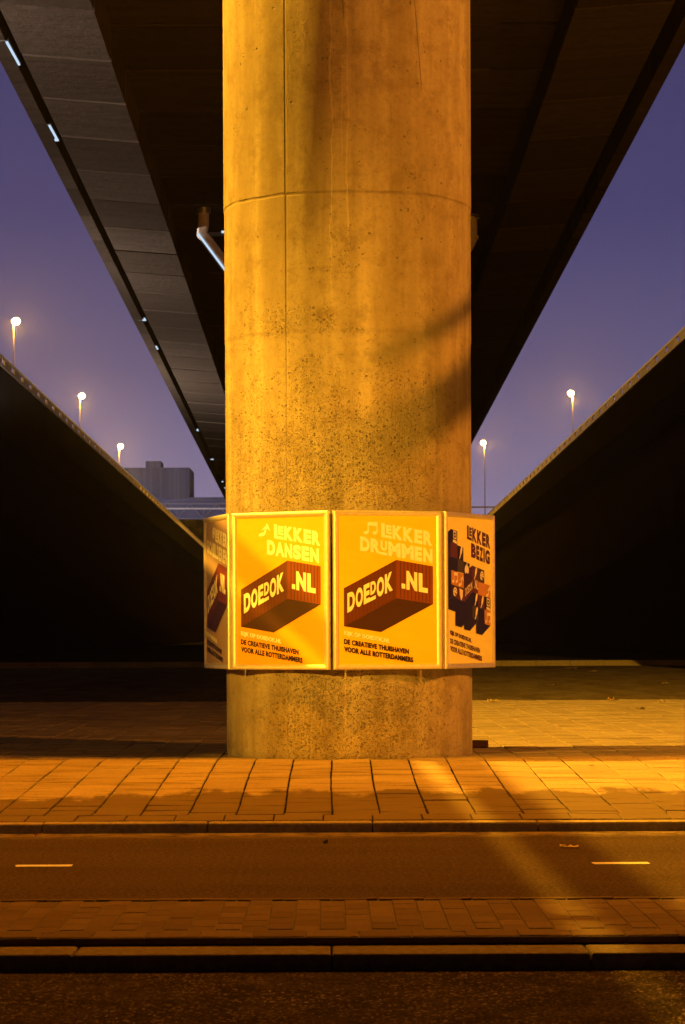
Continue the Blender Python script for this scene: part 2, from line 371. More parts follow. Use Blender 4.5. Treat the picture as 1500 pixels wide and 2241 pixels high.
# ------------------------------------------------------------------ pillar
PC = Vector((.149, 21.2)); PR = 1.014
pil = None
def pillar_mesh():
    bm = bmesh.new(); n = 128
    prof = [(1.004, .0), (1.012, .03), (PR, .06), (PR, .6), (PR, 1.2), (PR, 3.388), (PR+.003, 3.392), (PR+.003, 4.482), (PR+.008, 4.488), (PR+.008, 10.2)]
    rings = [[bm.verts.new((r*math.sin(2*math.pi*k/n), -r*math.cos(2*math.pi*k/n), z)) for k in range(n)] for r, z in prof]
    for A, B in zip(rings, rings[1:]):
        for k in range(n): bm.faces.new((A[k], A[(k+1) % n], B[(k+1) % n], B[k]))
    bm.faces.new(rings[-1])
    return bm
pil = obj('concrete_pillar', pillar_mesh(), MP, None, True)
pil.location = (PC.x, PC.y, .195)
tag(pil, 'thick round concrete pillar with form seams, ringed by poster frames', 'pillar')
b = bmesh.new()                                             # loose mortar crumbs round the foot
for k in range(90):
    a = random.uniform(-1.7, 1.75); r = 1.03+abs(random.gauss(0, .05)); s = random.uniform(.004, .013)
    bmesh.ops.create_icosphere(b, subdivisions=1, radius=s, matrix=Matrix.Translation((PC.x+r*math.sin(a), PC.y-r*math.cos(a), .203)) @ Matrix.Diagonal((1, 1, .7, 1)))
tag(obj('crumbs', b, MKERB), 'crumbs of mortar and grit along the pillar foot', 'rubble', kind='stuff')

# ------------------------------------------------------------------ main viaduct deck
DS = -.029; DX = .04
def dz(y): return CAMZ+DS*y
deck = thing('viaduct_deck', 'dark concrete viaduct deck overhead resting on the round pillar', 'viaduct', (0, 0, 0))
b = bmesh.new(); SEG = 2.55
prof = [(-3.07, 9.5), (3.155, 9.5), (3.155, 9.0), (4.44, 9.1), (4.44, 9.75), (4.76, 9.75), (4.76, 10.2), (-4.53, 10.2), (-4.53, 9.75), (-4.31, 9.75), (-4.31, 9.1), (-3.07, 9.0)]
y = -8*SEG
while y < 200:
    p2 = [(x+DX, z+random.uniform(-.006, .006)) for x, z in prof]
    extrude_profile(b, p2, y+.06, y+SEG-.06, dz(y), dz(y+SEG)); y += SEG
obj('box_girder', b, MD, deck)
b = bmesh.new(); extrude_profile(b, [(-3.11, 9.56), (3.19, 9.56), (3.19, 9.05), (4.40, 9.14), (4.40, 10.1), (-4.27, 10.1), (-4.27, 9.14), (-3.11, 9.05)], -18, 199, dz(-18), dz(199)); obj('joint_filler', b, MDARK, deck)
for x0, x1 in ((-4.76, -4.54), (4.77, 4.97)):
    b = bmesh.new(); y = -20.0
    while y < 200:
        extrude_profile(b, [(x0+DX, 9.3), (x1+DX, 9.3), (x1+DX, 10.3), (x0+DX, 10.3)], y+.01, y+5.09, dz(y), dz(y+5.1)); y += 5.1
    obj('edge_beam', b, MD, deck)
# glowing strips stand in for light caught in the joints by the left edge beam
def deck_point(px, py, a, side=None):
    """point on the plane a above the camera that falls with the deck, seen at px, py"""
    Y = F*a/((PY0-py)+F*(-DS)); return at(px, py, Y)
JL = [(10, 118, .34, 'glowing strip for a lit joint gap in the deck edge, nearest the top left corner'), (101, 292, .30, 'glowing strip for a lit joint gap in the deck edge beside the second deck segment'),
      (306, 699, .10, 'short glowing strip for a lit joint gap in the deck edge above the first street lamp'), (333, 761, .16, 'glowing strip for a lit joint gap in the deck edge, third bright one down from the top'),
      (425, 941, .15, 'glowing strip for a lit joint gap in the deck edge above the dark far building'), (459, 1005, .10, 'glowing strip for a lit joint gap in the deck edge below the long tube light'), (481, 1054, .12, 'glowing strip for a lit joint gap in the deck edge, upper of the last pair by the pillar'), (486, 1068, .12, 'glowing strip for a lit joint gap in the deck edge, lowest of all beside the pillar')]
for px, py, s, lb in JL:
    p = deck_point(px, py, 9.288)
    Y0 = p.y; t = thing('joint_glow', lb, 'light', (p.x, p.y, p.z), 0, 'glowing joint gaps along the left deck edge')
    b = bmesh.new(); box(b, .11, .14, -.55*s*4, .5*s*4, -.01, .012); box(b, -.03, .105, .5*s*4-.12, .5*s*4, -.01, .012); obj('lens', b, MGLOW_C, t)  # emission painted in for light at the joint gap, no lamp here
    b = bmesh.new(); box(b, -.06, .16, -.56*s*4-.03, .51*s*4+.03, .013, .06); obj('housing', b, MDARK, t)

# drain pipes under the deck behind the pillar
YP = 48.8; ps = at(445, 455, YP)
pl = thing('drain_pipe', 'grey drain pipe hanging from the deck, left of the pillar, with glowing white lines', 'pipe', (ps.x, YP, ps.z), 0, 'drain pipes under the deck')
b = bmesh.new(); tube(b, [(0, 0, 0), (0, 0, -.10)], .145, 20); obj('flange', b, MSTEEL, pl, True)
b = bmesh.new(); tube(b, [(0, 0, -.08), (0, 0, -.3), (-.02, 0, -.5), (.04, 0, -.58), (.9, 0, -1.75), (1.35, 0, -2.35)], .11, 18); obj('pipe', b, MPIPE, pl, True)
b = bmesh.new(); box(b, -.10, 1.6, -.06, .06, -.53, -.47); obj('bracket', b, MDARK, pl)
b = bmesh.new(); tube(b, [(-.10, -.11, -.50), (.86, -.11, -1.80)], .020, 10); tube(b, [(.35, -.1, -.47), (.62, -.1, -.47)], .024, 10); obj('glow_tube', b, MGLOW_C, pl)  # glowing strips for the white lines along the pipe
pr_ = at(1043, 470, YP)
p2 = thing('drain_pipe', 'dark drain pipe hanging from the deck, half hidden right of the pillar', 'pipe', (pr_.x-.09, YP, pr_.z), 0, 'drain pipes under the deck')
b = bmesh.new(); tube(b, [(0, 0, 0), (0, 0, -.07)], .15, 20); obj('flange', b, MPIPE, p2, True)
b = bmesh.new(); tube(b, [(0, 0, -.05), (0, 0, -.25), (0, 0, -.45), (-.06, 0, -.58), (-.9, 0, -1.75)], .11, 18); tube(b, [(0, 0, -.40), (0, 0, -.46)], .135, 18); obj('pipe', b, MPIPE, p2, True)
tl = at(472, 953, 95)
t = thing('glow_tube', 'long cool white tube light under the deck, left of the pillar', 'light', (tl.x, 95, tl.z), 0)
b = bmesh.new(); tube(b, [(-.36, 0, .03), (.9, 0, -.04)], .028, 10); obj('tube', b, MGLOW_C, t)
b = bmesh.new(); box(b, -.4, .94, -.05, .05, .06, .12); obj('housing', b, MDARK, t)
tl = at(477, 973, 97)
t = thing('glow_tube', 'short white light under the deck just below the long tube', 'light', (tl.x, 97, tl.z), 0)
b = bmesh.new(); box(b, -.07, .09, -.05, .05, -.02, .03); obj('lens', b, MGLOW_C, t)
b = bmesh.new(); box(b, -.1, .12, -.07, .07, .031, .09); obj('housing', b, MDARK, t)

# ------------------------------------------------------------------ side ramps
RS = -.0118; RX = 11.0
def rtop(y): return CAMZ+10.40+RS*y
def ramp(side, name, label):
    t = thing(name, label, 'viaduct')
    sg = lambda x: side*x
    b = bmesh.new()
    extrude_profile(b, [(sg(RX+.05), -1.7), (sg(22), -1.7), (sg(22), -.41), (sg(RX+.05), -.41)], -30, 340, rtop(-30), rtop(340)); obj('ramp_slab', b, MRAMPSHADE, t)
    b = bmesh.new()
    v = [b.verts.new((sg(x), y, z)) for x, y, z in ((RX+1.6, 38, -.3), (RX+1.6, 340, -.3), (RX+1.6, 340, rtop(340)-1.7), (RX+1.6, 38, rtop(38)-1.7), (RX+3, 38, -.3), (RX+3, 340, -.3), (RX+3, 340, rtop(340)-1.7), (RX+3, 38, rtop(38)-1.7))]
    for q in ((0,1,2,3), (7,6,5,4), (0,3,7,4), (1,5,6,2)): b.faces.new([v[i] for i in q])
    obj('wall', b, MRAMPSHADE, t)  # black sheet standing in for the shade under the ramp
    b = bmesh.new(); y = -30.0
    def bar(y0, y1, za, zb, xa=.02, xb=.08): extrude_profile(b, [(sg(RX+xa), za), (sg(RX+xb), za), (sg(RX+xb), zb), (sg(RX+xa), zb)], y0, y1, rtop(y0), rtop(y1))
    while y < 335:
        L = 2.6
        bar(y, y+L, -.40, -.31, 0, .2)
        if y < 60: bar(y, y+L, -.31, -.185)
        else:
            bar(y, y+1.65, -.31, -.10)
            for q in range(4): bar(y+1.65+q*.06, y+1.71+q*.06, -.31+q*.05, -.10)     # rounded shoulder of each panel
        y += L
    obj('parapet', b, MPAR, t)
    b = bmesh.new()
    extrude_profile(b, [(sg(RX+.02), -.085), (sg(RX+.08), -.085), (sg(RX+.08), 0), (sg(RX+.02), 0)], -30, 335, rtop(-30), rtop(335))
    y = -30.0
    while y < 335:
        box(b, *sorted((sg(RX+.03), sg(RX+.07))), y+.3, y+.35, rtop(y)-.2, rtop(y)-.08); y += 2.6
    obj('handrail', b, MPOLE, t)
ramp(-1, 'viaduct_ramp', 'dark viaduct ramp with a lit parapet, left of the pillar')
ramp(1, 'viaduct_ramp', 'dark viaduct ramp with a grey parapet, right of the pillar')

# ------------------------------------------------------------------ lamps
def point(name, parent, loc, power, color, radius=.05):
    l = bpy.data.lights.new(name, 'POINT'); l.energy = power; l.color = color; l.shadow_soft_size = radius
    o = bpy.data.objects.new(name, l); COL.objects.link(o); o.parent = parent; o.location = loc; return o
def street_lamp(loc, h, label, power, color, group, rz=0, radius=.07, arm=.14):
    """loc = the lamp head; the pole drops h below it"""
    t = thing('street_lamp', label, 'street lamp', (loc[0], loc[1], loc[2]), rz, group)
    b = bmesh.new(); tube(b, [(-arm, 0, -h), (-arm, 0, -h*.5), (-arm, 0, -.25)], [.05, .04, .025], 8)
    tube(b, [(-arm, 0, -.27), (-arm, 0, .12), (-arm*.6, 0, .27), (0, 0, .27)], [.025, .025, .025, .025], 8); obj('pole', b, MPOLE, t, True)
    b = bmesh.new(); box(b, -.14, .14, -.1, .1, .26, .33); bevel_all(b, .05, 3); obj('lamp_head', b, MDARK, t, True)
    b = bmesh.new(); bmesh.ops.create_uvsphere(b, u_segments=16, v_segments=10, radius=1, matrix=Matrix.Translation((0, 0, .05)) @ Matrix.Diagonal((.23, .21, .2, 1))); obj('lamp_glass', b, MGLOW_Y, t, True)
    point('lamp_bulb', t, (0, 0, -.25), power, color, radius)
    return t
LL = [(35, 705, 146, 'lit street lamp over the left ramp, the tallest one at the photo edge'), (179, 868, 185, 'lit street lamp over the left ramp, middle of the row of three'), (264, 978, 219, 'lit street lamp over the left ramp, lowest and beside the far building')]
G1 = 'street lamps along the ramps'
first = None
for px, py, Y, lb in LL:
    p = at(px, py, Y)
    if first is None: first = street_lamp(p, 9.5, lb, P_FAR, YEL, G1)
    else: dup(first, p, lb)
p = at(1250, 862, 192.5); dup(first, p, 'lit street lamp over the right ramp, the upper one', math.pi)
p = at(1058, 970, 236); dup(first, p, 'lit street lamp just right of the pillar, low over the right ramp', math.pi)
s1_ = street_lamp((-18, 20.75, 18), 8, 'lit street lamp on the left ramp level with the pillar, outside the picture', P_ROAD, YEL, G1, radius=.035)
b = bmesh.new(); bmesh.ops.create_cone(b, cap_ends=True, segments=24, radius1=.55, radius2=.5, depth=.02, matrix=Matrix.Translation((0, 0, -.03))); obj('added_hood', b, MDARK, s1_)  # disc added to keep this lamp's light off the right ramp
# lamps of the cycle path, outside the picture, with shields added to shape the light
def path_lamp(loc, label, power, color, shield=None, radius=.05):
    t = street_lamp(loc, loc[2]-.05, label, power, color, 'lamps along the cycle path', 0, radius, .5)
    if shield:
        b = bmesh.new()
        for a, bb, zt, zb in shield:
            a, bb = Vector(a), Vector(bb); n = (bb-a).normalized().orthogonal()*.004
            box(b, 0, 0, 0, 0, 0, 0)
            bm_v = [b.verts.new(q) for q in ((a.x, a.y, zb), (bb.x, bb.y, zb), (bb.x, bb.y, zt), (a.x, a.y, zt))]
            b.faces.new(bm_v); md = (a+bb)/2; tube(b, [(-.14, 0, .27), (md.x, md.y, zt)], .012, 6)
        obj('shield', b, MDARK, t)
    return t
# left lamp: added shield keeps its light off the ground left of and behind the pillar
A = Vector((-5.4, 12.1, 3.7)); tl_ = Vector((PC.x-.95, PC.y+.1))-A.xy; dl = tl_.normalized(); nl = Vector((-dl.y, dl.x))
pl_ = path_lamp(A, 'lit lamp post on the cycle path left of the pillar, outside the picture', P_PATH, YEL, [(dl*1.2, dl*1.2+nl*2.2, .5, -2.2)], .06)
b = bmesh.new(); hp = dl*.42
b.faces.new([b.verts.new(q) for q in ((hp.x-nl.x*.6, hp.y-nl.y*.6, -.215), (hp.x+nl.x*.6, hp.y+nl.y*.6, -.215), (hp.x+nl.x*.6, hp.y+nl.y*.6, .4), (hp.x-nl.x*.6, hp.y-nl.y*.6, .4))]); b.faces.new([b.verts.new(q) for q in ((hp.x-nl.x*.9, hp.y-nl.y*.9, -1.7), (hp.x+nl.x*.9, hp.y+nl.y*.9, -1.7), (hp.x+nl.x*.9, hp.y+nl.y*.9, -.385), (hp.x-nl.x*.9, hp.y-nl.y*.9, -.385))])
b.faces.new([b.verts.new(q) for q in ((hp.x-nl.x*.9, hp.y-nl.y*.9, -1.7), (hp.x+nl.x*.9, hp.y+nl.y*.9, -1.7), (-hp.x*2+nl.x*.9, -hp.y*2+nl.y*.9, -1.7), (-hp.x*2-nl.x*.9, -hp.y*2-nl.y*.9, -1.7))])
for sd in (-1, 1): b.faces.new([b.verts.new(q) for q in ((hp.x+nl.x*.9*sd, hp.y+nl.y*.9*sd, -1.7), (-hp.x*2+nl.x*.9*sd, -hp.y*2+nl.y*.9*sd, -1.7), (-hp.x*2+nl.x*.9*sd, -hp.y*2+nl.y*.9*sd, -.385), (hp.x+nl.x*.9*sd, hp.y+nl.y*.9*sd, -.385))])
tube(b, [(-.14, 0, .27), (hp.x, hp.y, .38)], .012, 6)
for sd in (-1, 1): tube(b, [(hp.x+nl.x*.58*sd, hp.y+nl.y*.58*sd, -.215), (hp.x+nl.x*.58*sd, hp.y+nl.y*.58*sd, -.39)], .008, 6)
obj('added_hood', b, MDARK, pl_)  # plates added to trim the beam above and below the posters
B = Vector((9.4, 15.9, 6.2))
# sloping panel and rail added before the right lamp to throw slanting bars of shade
sp = B.lerp(Vector((PC.x+.85, PC.y-.55, 3.0)), .6); dr = (Vector((PC.x, PC.y))-B.xy).normalized(); nr = Vector((-dr.y, dr.x))
sg_ = thing('shade_panel', 'added shade caster: sloping panel with a rail, right of the pillar, outside the picture', 'shade caster', (sp.x, sp.y, .2), math.atan2(nr.y, nr.x))
KS = -.42
def sheared(x0, x1, zl, zh, th=.04):
    v = [b.verts.new((x, y, z+KS*x)) for x, y, z in ((x0,-th/2,zl),(x1,-th/2,zl),(x1,th/2,zl),(x0,th/2,zl),(x0,-th/2,zh),(x1,-th/2,zh),(x1,th/2,zh),(x0,th/2,zh))]
    for q in ((0,3,2,1),(4,5,6,7),(0,1,5,4),(1,2,6,5),(2,3,7,6),(3,0,4,7)): b.faces.new([v[i] for i in q])
b = bmesh.new(); sheared(-2.2, .75, 3.90, 4.17); obj('parapet', b, MSTEEL, sg_)  # sloping panel of the added shade caster, no real parapet
b = bmesh.new(); sheared(-2.2, .42, 4.37, 4.46); [box(b, x, x+.05, -.03, .03, -.2, 4.4+KS*x) for x in (-2.1, -.9)]; obj('handrail', b, MPOLE, sg_)
hd_ = path_lamp(B, 'lit lamp post on the cycle path right of the pillar, outside the picture', P_SIDE, RED, None, .16)
b = bmesh.new(); bmesh.ops.create_cone(b, cap_ends=True, segments=24, radius1=.55, radius2=.5, depth=.02, matrix=Matrix.Translation((0, 0, -.12))); obj('added_hood', b, MDARK, hd_)  # disc added to keep this lamp's light off the deck underside
# downlight on the pier head: an added rear plate keeps its light on the front paving
dw = thing('down_light', 'down light bracketed under the deck above the pillar front', 'light', (-1.9, 17.2, 8.75), 0)
b = bmesh.new(); box(b, -.5, .5, -.3, .3, .25, .3); box(b, -.5, .5, .200, .204, -.52, .25); obj('housing', b, MDARK, dw)  # second box is the added rear plate
b = bmesh.new(); bmesh.ops.create_uvsphere(b, u_segments=12, v_segments=8, radius=.06, matrix=Matrix.Translation((0, 0, .16))); obj('lamp_glass', b, MGLOW_Y, dw)
point('lamp_bulb', dw, (0, 0, 0), P_PIER, ORA, .02)
for k, yy in enumerate((31, 53, 71)):  # added unseen to brighten the left underside of the deck
    t = thing('deck_fill_light', 'added fill light beside the left ramp, %s one, aimed at the deck' % ('nearest', 'middle', 'farthest')[k], 'light', (-10.4, yy, 8.7-.029*yy), 0, 'added fill lights by the left ramp')
    b = bmesh.new(); tube(b, [(0, 0, -.25), (0, 0, -.12)], [.10, .2], 16); tube(b, [(0, 0, -.12), (0, 0, .009)], .2, 16, False); box(b, -.45, -.1, -.03, .03, -.2, -.14); obj('housing', b, MDARK, t)  # housing of the added fill light
    b = bmesh.new(); box(b, .50, .51, -3, 3, -.5, .091)
    for v in b.verts: v.co.z -= .029*v.co.y
    obj('shade', b, MDARK, t)  # plate added to keep the fill off the right girder face
    point('lamp_bulb', t, (0, 0, 0), P_UP*(1, 1.3, 2.1)[k], WARM, .006)

# ------------------------------------------------------------------ far things
tb = thing('truss_bridge', 'grey steel truss footbridge far off between left ramp and pillar', 'bridge', (0, 0, 0))
YT = 420
def T(px, py): return at(px, py, YT)
b = bmesh.new()
for yy in (1102, 1136): tube(b, [T(340, yy), T(640, yy-1)], .15, 8)
x = 330
while x < 640:
    tube(b, [T(x, 1135), T(x+29, 1103)], .08, 6); tube(b, [T(x+29, 1103), T(x+58, 1135)], .08, 6)
    tube(b, [T(x, 1135), T(x, 1113)], .07, 6); x += 58
obj('truss', b, flat('truss_paint', (.10, .105, .13), .7), tb)
b = bmesh.new(); tube(b, [T(340, 1113), T(640, 1113)], .13, 8); obj('walkway_edge', b, MPAR, tb)
b = bmesh.new(); q0, q1 = T(340, 1137), T(640, 1090); box(b, q0.x, q1.x, YT+.6, YT+3, q0.z, q1.z); obj('walkway', b, flat('bridge_cladding', (.035, .042, .075), .8), tb)
bl = thing('bridge_fill', 'added fill lamp that brightens the truss footbridge, hidden behind the left ramp', 'street lamp', (-34, 385, 17.8))
b = bmesh.new(); tube(b, [(0, 0, -4), (0, 0, 0)], [.12, .07], 10); obj('pole', b, MPOLE, bl, True)  # pole of the added fill lamp
b = bmesh.new(); box(b, -.4, .4, -.3, .1, .25, .4); bevel_all(b, .04); obj('lamp_head', b, MDARK, bl)
point('lamp_bulb', bl, (0, .2, 0), 52000, (.85, .76, 1), .1)  # unseen lamp added only to brighten the footbridge
gb = thing('sign_gantry', 'thin dark beam on a slim post between pillar and right ramp', 'gantry', (0, 0, 0))
b = bmesh.new(); g0, g1 = at(985, 1111.5, 200), at(1096, 1108, 200); box(b, g0.x, g1.x, 200, 200.3, g0.z, g1.z); obj('beam', b, MDARK, gb)
b = bmesh.new(); g = at(1081, 1110, 200); tube(b, [(g.x, 200.1, g.z), (g.x, 200.1, g.z-9.5)], .035, 8); obj('post', b, MDARK, gb)
YB = 900
MB_ = M('tower_concrete', .9, 0, .1); _c = MB_.co()
MB_ = MB_.fin(MB_.mix(MB_.ss(MB_.noise(MB_.scale(_c, (.5, .5, .012)), 1.0, 4), .4, .65), (.10, .09, .13), (.16, .145, .19)), MB_.bump(MB_.noise(_c, .3, 3), .1, .3))
bd = thing('office_building', 'dark slab building with a roof box far behind the left ramp', 'building', (0, 0, 0))
b = bmesh.new(); q0, q1 = at(235, 1140, YB), at(415, 1023, YB); box(b, q0.x, q1.x, YB, YB+30, 0.5, q1.z)
k = q0.x
while k < q1.x-.5: box(b, k, k+.5, YB-.5, YB+.1, .5, q1.z-.6); k += 2.4
obj('wall', b, MB_, bd)
b = bmesh.new(); r0, r1 = at(317, 1023, YB), at(350, 1007, YB); box(b, r0.x, r1.x, YB+4, YB+20, r0.z, r1.z); obj('roof_box', b, MB_, bd)
b = bmesh.new(); r0, r1 = at(415, 1140, YB), at(560, 1087, YB); box(b, r0.x+.02, r1.x, YB+2, YB+20, .5, r1.z); obj('low_wing', b, MB_, bd)
fm = thing('far_fill_light', 'added fill lamp that brightens the far building, hidden behind the left ramp', 'fill light', (-62, 690, 30))
b = bmesh.new(); tube(b, [(0, 0, -29.7), (0, 0, 0)], [.3, .18], 12); obj('pole', b, MPOLE, fm, True)  # pole of the added fill lamp
b = bmesh.new(); box(b, -1.5, 1.5, -.5, -.1, -.4, .6); bevel_all(b, .05); obj('lamp_head', b, MDARK, fm)
point('lamp_bulb', fm, (0, .6, 0), 560000, (.72, .78, 1), .3)  # unseen lamp added only to brighten the far building
b = bmesh.new(); e0, e1 = at(250, 1137, 330), at(600, 1138, 330)
extrude_profile(b, [(e0.x-120, e0.z), (e1.x, e0.z), (e1.x+24, .3), (e0.x-120, .3)], 330, 400); tag(obj('embankment', b, MFAR), kind='structure')

# ------------------------------------------------------------------ poster frames
class Art:
    """print of one poster as one mesh: layers of flat shapes, each a hair above the last"""
    W, H = .80, 1.155
    def __init__(s): s.bm = bmesh.new(); s.z = 0.0
    def uv(s, x, y): return ((x-110)/1245-.5)*s.W, (.5-(y-168)/1875)*s.H     # layout units of the poster design
    def poly(s, pts, mi, lift=True):
        if lift: s.z += .00012
        vs_ = [s.bm.verts.new((*s.uv(*p), s.z)) for p in pts]
        f = s.bm.faces.new(vs_); f.material_index = mi; f.normal_update()
        if f.normal.z < 0: f.normal_flip()
    def mesh2d(s, me, fn, mi):
        s.z += .00012; vs_ = [s.bm.verts.new((*s.uv(*fn(v.co.x, v.co.y)), s.z)) for v in me.vertices]
        for p in me.polygons:
            f = s.bm.faces.new([vs_[i] for i in p.vertices]); f.material_index = mi; f.normal_update()
            if f.normal.z < 0: f.normal_flip()
_gl = {}
def glyphs(txt, bold):
    k = (txt, bold)
    if k not in _gl:
        cu = bpy.data.curves.new('t', 'FONT'); cu.body = txt; cu.resolution_u = 4; cu.offset = bold; cu.fill_mode = 'FRONT'; cu.space_character = 1.06 if len(txt) > 1 else 1
        o = bpy.data.objects.new('t', cu); COL.objects.link(o); dg = bpy.context.evaluated_depsgraph_get()
        me = bpy.data.meshes.new_from_object(o.evaluated_get(dg)); bpy.data.objects.remove(o); bpy.data.curves.remove(cu)
        xs = [v.co.x for v in me.vertices]; ys = [v.co.y for v in me.vertices]
        _gl[k] = (me, min(xs), max(xs), min(ys), max(ys))
    return _gl[k]
def put_text(A_, txt, x0, x1, y0, y1, sh, mi, bold=.035, xr=None):
    """fit txt into the box x0..x1, y0..y1 (y down), sheared by sh about xr"""
    me, a, b_, c, d = glyphs(txt, bold); xr = x0 if xr is None else xr
    def fn(x, y):
        X = x0+(x-a)/(b_-a)*(x1-x0); return X, y1-(y-c)/(d-c)*(y1-y0)+sh*(X-xr)
    A_.mesh2d(me, fn, mi)
def rect(A_, x0, x1, y0, y1, sh, xr, mi): A_.poly([(x0, y0+sh*(x0-xr)), (x1, y0+sh*(x1-xr)), (x1, y1+sh*(x1-xr)), (x0, y1+sh*(x0-xr))], mi)
def ell(A_, cx, cy, rx, ry, rot, mi, n=18):
    A_.poly([(cx+rx*math.cos(t)*math.cos(rot)-ry*math.sin(t)*math.sin(rot), cy+rx*math.cos(t)*math.sin(rot)+ry*math.sin(t)*math.cos(rot)) for t in [2*math.pi*k/n for k in range(n)]], mi)
BGm, LT, DK, LF, RF, UN, ST = range(7)        # material slots: paper, light ink, dark ink, box faces, box stripes
S = .175
def word(A_, spec, top, h, xr, mi):
    for it in spec:
        ch, x0, x1, t0, t1 = it
        if ch == '-': rect(A_, x0, x1, top+t0*h, top+t1*h, S, xr, mi)
        else: put_text(A_, ch, x0, x1, top+t0*h, top+t1*h, S, mi, .062, xr)
LEKKER = [('-', 650, 697, 0, 1), ('-', 697, 783, .8, 1), ('E', 712, 783, .06, .7), ('K', 794, 922, 0, 1), ('K', 930, 1062, 0, 1), ('E', 1072, 1176, 0, 1), ('R', 1188, 1305, 0, 1)]
DRUM = [('D', 380, 502, 0, 1), ('R', 512, 640, 0, .97), ('-', 625, 726, .83, 1), ('U', 640, 724, .02, .72), ('M', 737, 897, 0, 1), ('M', 907, 1066, 0, 1), ('E', 1074, 1172, 0, 1), ('N', 1184, 1305, 0, 1)]
DANS = [('D', 552, 668, 0, 1), ('A', 672, 800, 0, 1), ('N', 804, 910, 0, 1), ('S', 920, 1034, 0, 1), ('E', 1044, 1150, 0, 1), ('N', 1162, 1290, 0, 1)]
SCHI = [(c, 190+i*112, 190+i*112+104, 0, 1) for i, c in enumerate('SCHILDEREN')]
BEZI = [('B', 760, 895, 0, 1), ('E', 905, 990, 0, 1), ('Z', 1000, 1096, 0, 1), ('I', 1108, 1146, 0, 1), ('G', 1160, 1292, 0, 1)]
def container(A_):
    A_.poly([(172, 1082), (840, 720), (840, 1210), (172, 1565)], LF); A_.poly([(840, 720), (1308, 800), (1308, 1285), (840, 1210)], RF)
    A_.poly([(172, 1565), (840, 1210), (1308, 1285), (640, 1640)], UN)
    for k in range(1, 14):
        x = 172+k*668/14; y = 1082-.542*(x-172); A_.poly([(x, y+8), (x+14, y), (x+14, y+476), (x, y+484)], ST, k == 1)
    for k in range(1, 10):
        x = 840+k*468/10; y = 720+.171*(x-840); A_.poly([(x, y+4), (x+12, y+6), (x+12, y+480), (x, y+478)], ST, k == 1)
    s = -.5
    for ch, x0, x1, y0, y1 in (('D', 215, 310, 1150, 1395), ('O', 320, 412, 1150, 1395), ('E', 422, 498, 1150, 1395), ('D', 508, 578, 1155, 1320), ('O', 588, 682, 1150, 1395), ('K', 692, 792, 1150, 1395)):
        put_text(A_, ch, x0, x1, y0, y1, s, LT, .05, 215)
    rect(A_, 480, 575, 1350, 1395, s, 215, LT)
    rect(A_, 905, 952, 1020, 1082, S, 905, LT); put_text(A_, 'N', 968, 1106, 858, 1098, S, LT, .06, 968); put_text(A_, 'L', 1124, 1240, 858, 1098, S, LT, .06, 968)
def small(A_, l1, l2):
    put_text(A_, 'KIJK OP DOEDOK.NL', 170, 755, 1618, 1688, .19, l1, .075); put_text(A_, 'DE CREATIEVE THUISHAVEN', 170, 995, 1722, 1790, .165, l2, .05); put_text(A_, 'VOOR ALLE ROTTERDAMMERS', 172, 1050, 1818, 1888, .165, l2, .05)
def note2(A_, x, y, s, mi):
    ell(A_, x+28*s, y+135*s, 32*s, 22*s, -.3, mi); ell(A_, x+140*s, y+138*s, 32*s, 22*s, -.3, mi)
    for q in ([(46, 0), (62, 0), (62, 135), (46, 135)], [(158, 0), (175, 0), (175, 138), (158, 138)], [(46, 0), (175, 0), (175, 52), (46, 46)]): A_.poly([(x+a*s, y+c*s) for a, c in q], mi)
def note1(A_, x, y, s, mi):
    ell(A_, x+48*s, y+135*s, 46*s, 20*s, -.25, mi)
    for q in ([(66, 128), (104, 30), (118, 34), (88, 140)], [(104, 0), (125, 10), (160, 95), (128, 70), (108, 60)], [(104, 30), (110, 58), (60, 80), (40, 92), (60, 62)]): A_.poly([(x+a*s, y+c*s) for a, c in q], mi)
def palette(A_, x, y, s, mi, hole):
    ell(A_, x, y, 62*s, 70*s, .3, mi)
    for a, c in ((-25, -28), (12, -36), (36, -8), (-34, 14)): ell(A_, x+a*s, y+c*s, 10*s, 11*s, 0, hole, 8)
    ell(A_, x+18*s, y+36*s, 22*s, 18*s, .6, hole, 10)
def paper(name, c, rough=.4, spec=.35, wr=.004):
    m = M(name, rough, 0, spec); k = m.co()
    n = m.noise(m.scale(k, (.5, 1.3, 1)), 9, 4, .55, .8)
    return m.fin(m.mix(m.ss(n, .35, .7), tuple(x*.94 for x in c), c), m.bump(n, wr, .35))
INK_D = paper('dark_ink', (.03, .014, .012)); INK_B = paper('brown_shadow_print', (.055, .022, .012)); CREAM = paper('cream_ink', (.92, .90, .86))
RED_L = paper('rust_print_dark', (.125, .036, .012)); RED_R = paper('rust_print', (.20, .050, .013)); STR = paper('rust_stripe', (.10, .028, .01))
YELP = paper('yellow_paper', (.88, .42, .012)); YELO = paper('deep_yellow_paper', (.88, .58, .012), .5); PURP = paper('mauve_paper', (.40, .30, .24), .35, .4); WHP = paper('cream_paper', (.97, .93, .30), .5)
GRN = paper('olive_print', (.07, .06, .02)); ORP = paper('orange_print', (.62, .30, .03)); BLK = paper('black_print', (.022, .014, .012)); MAR = paper('maroon_ink', (.10, .02, .018))

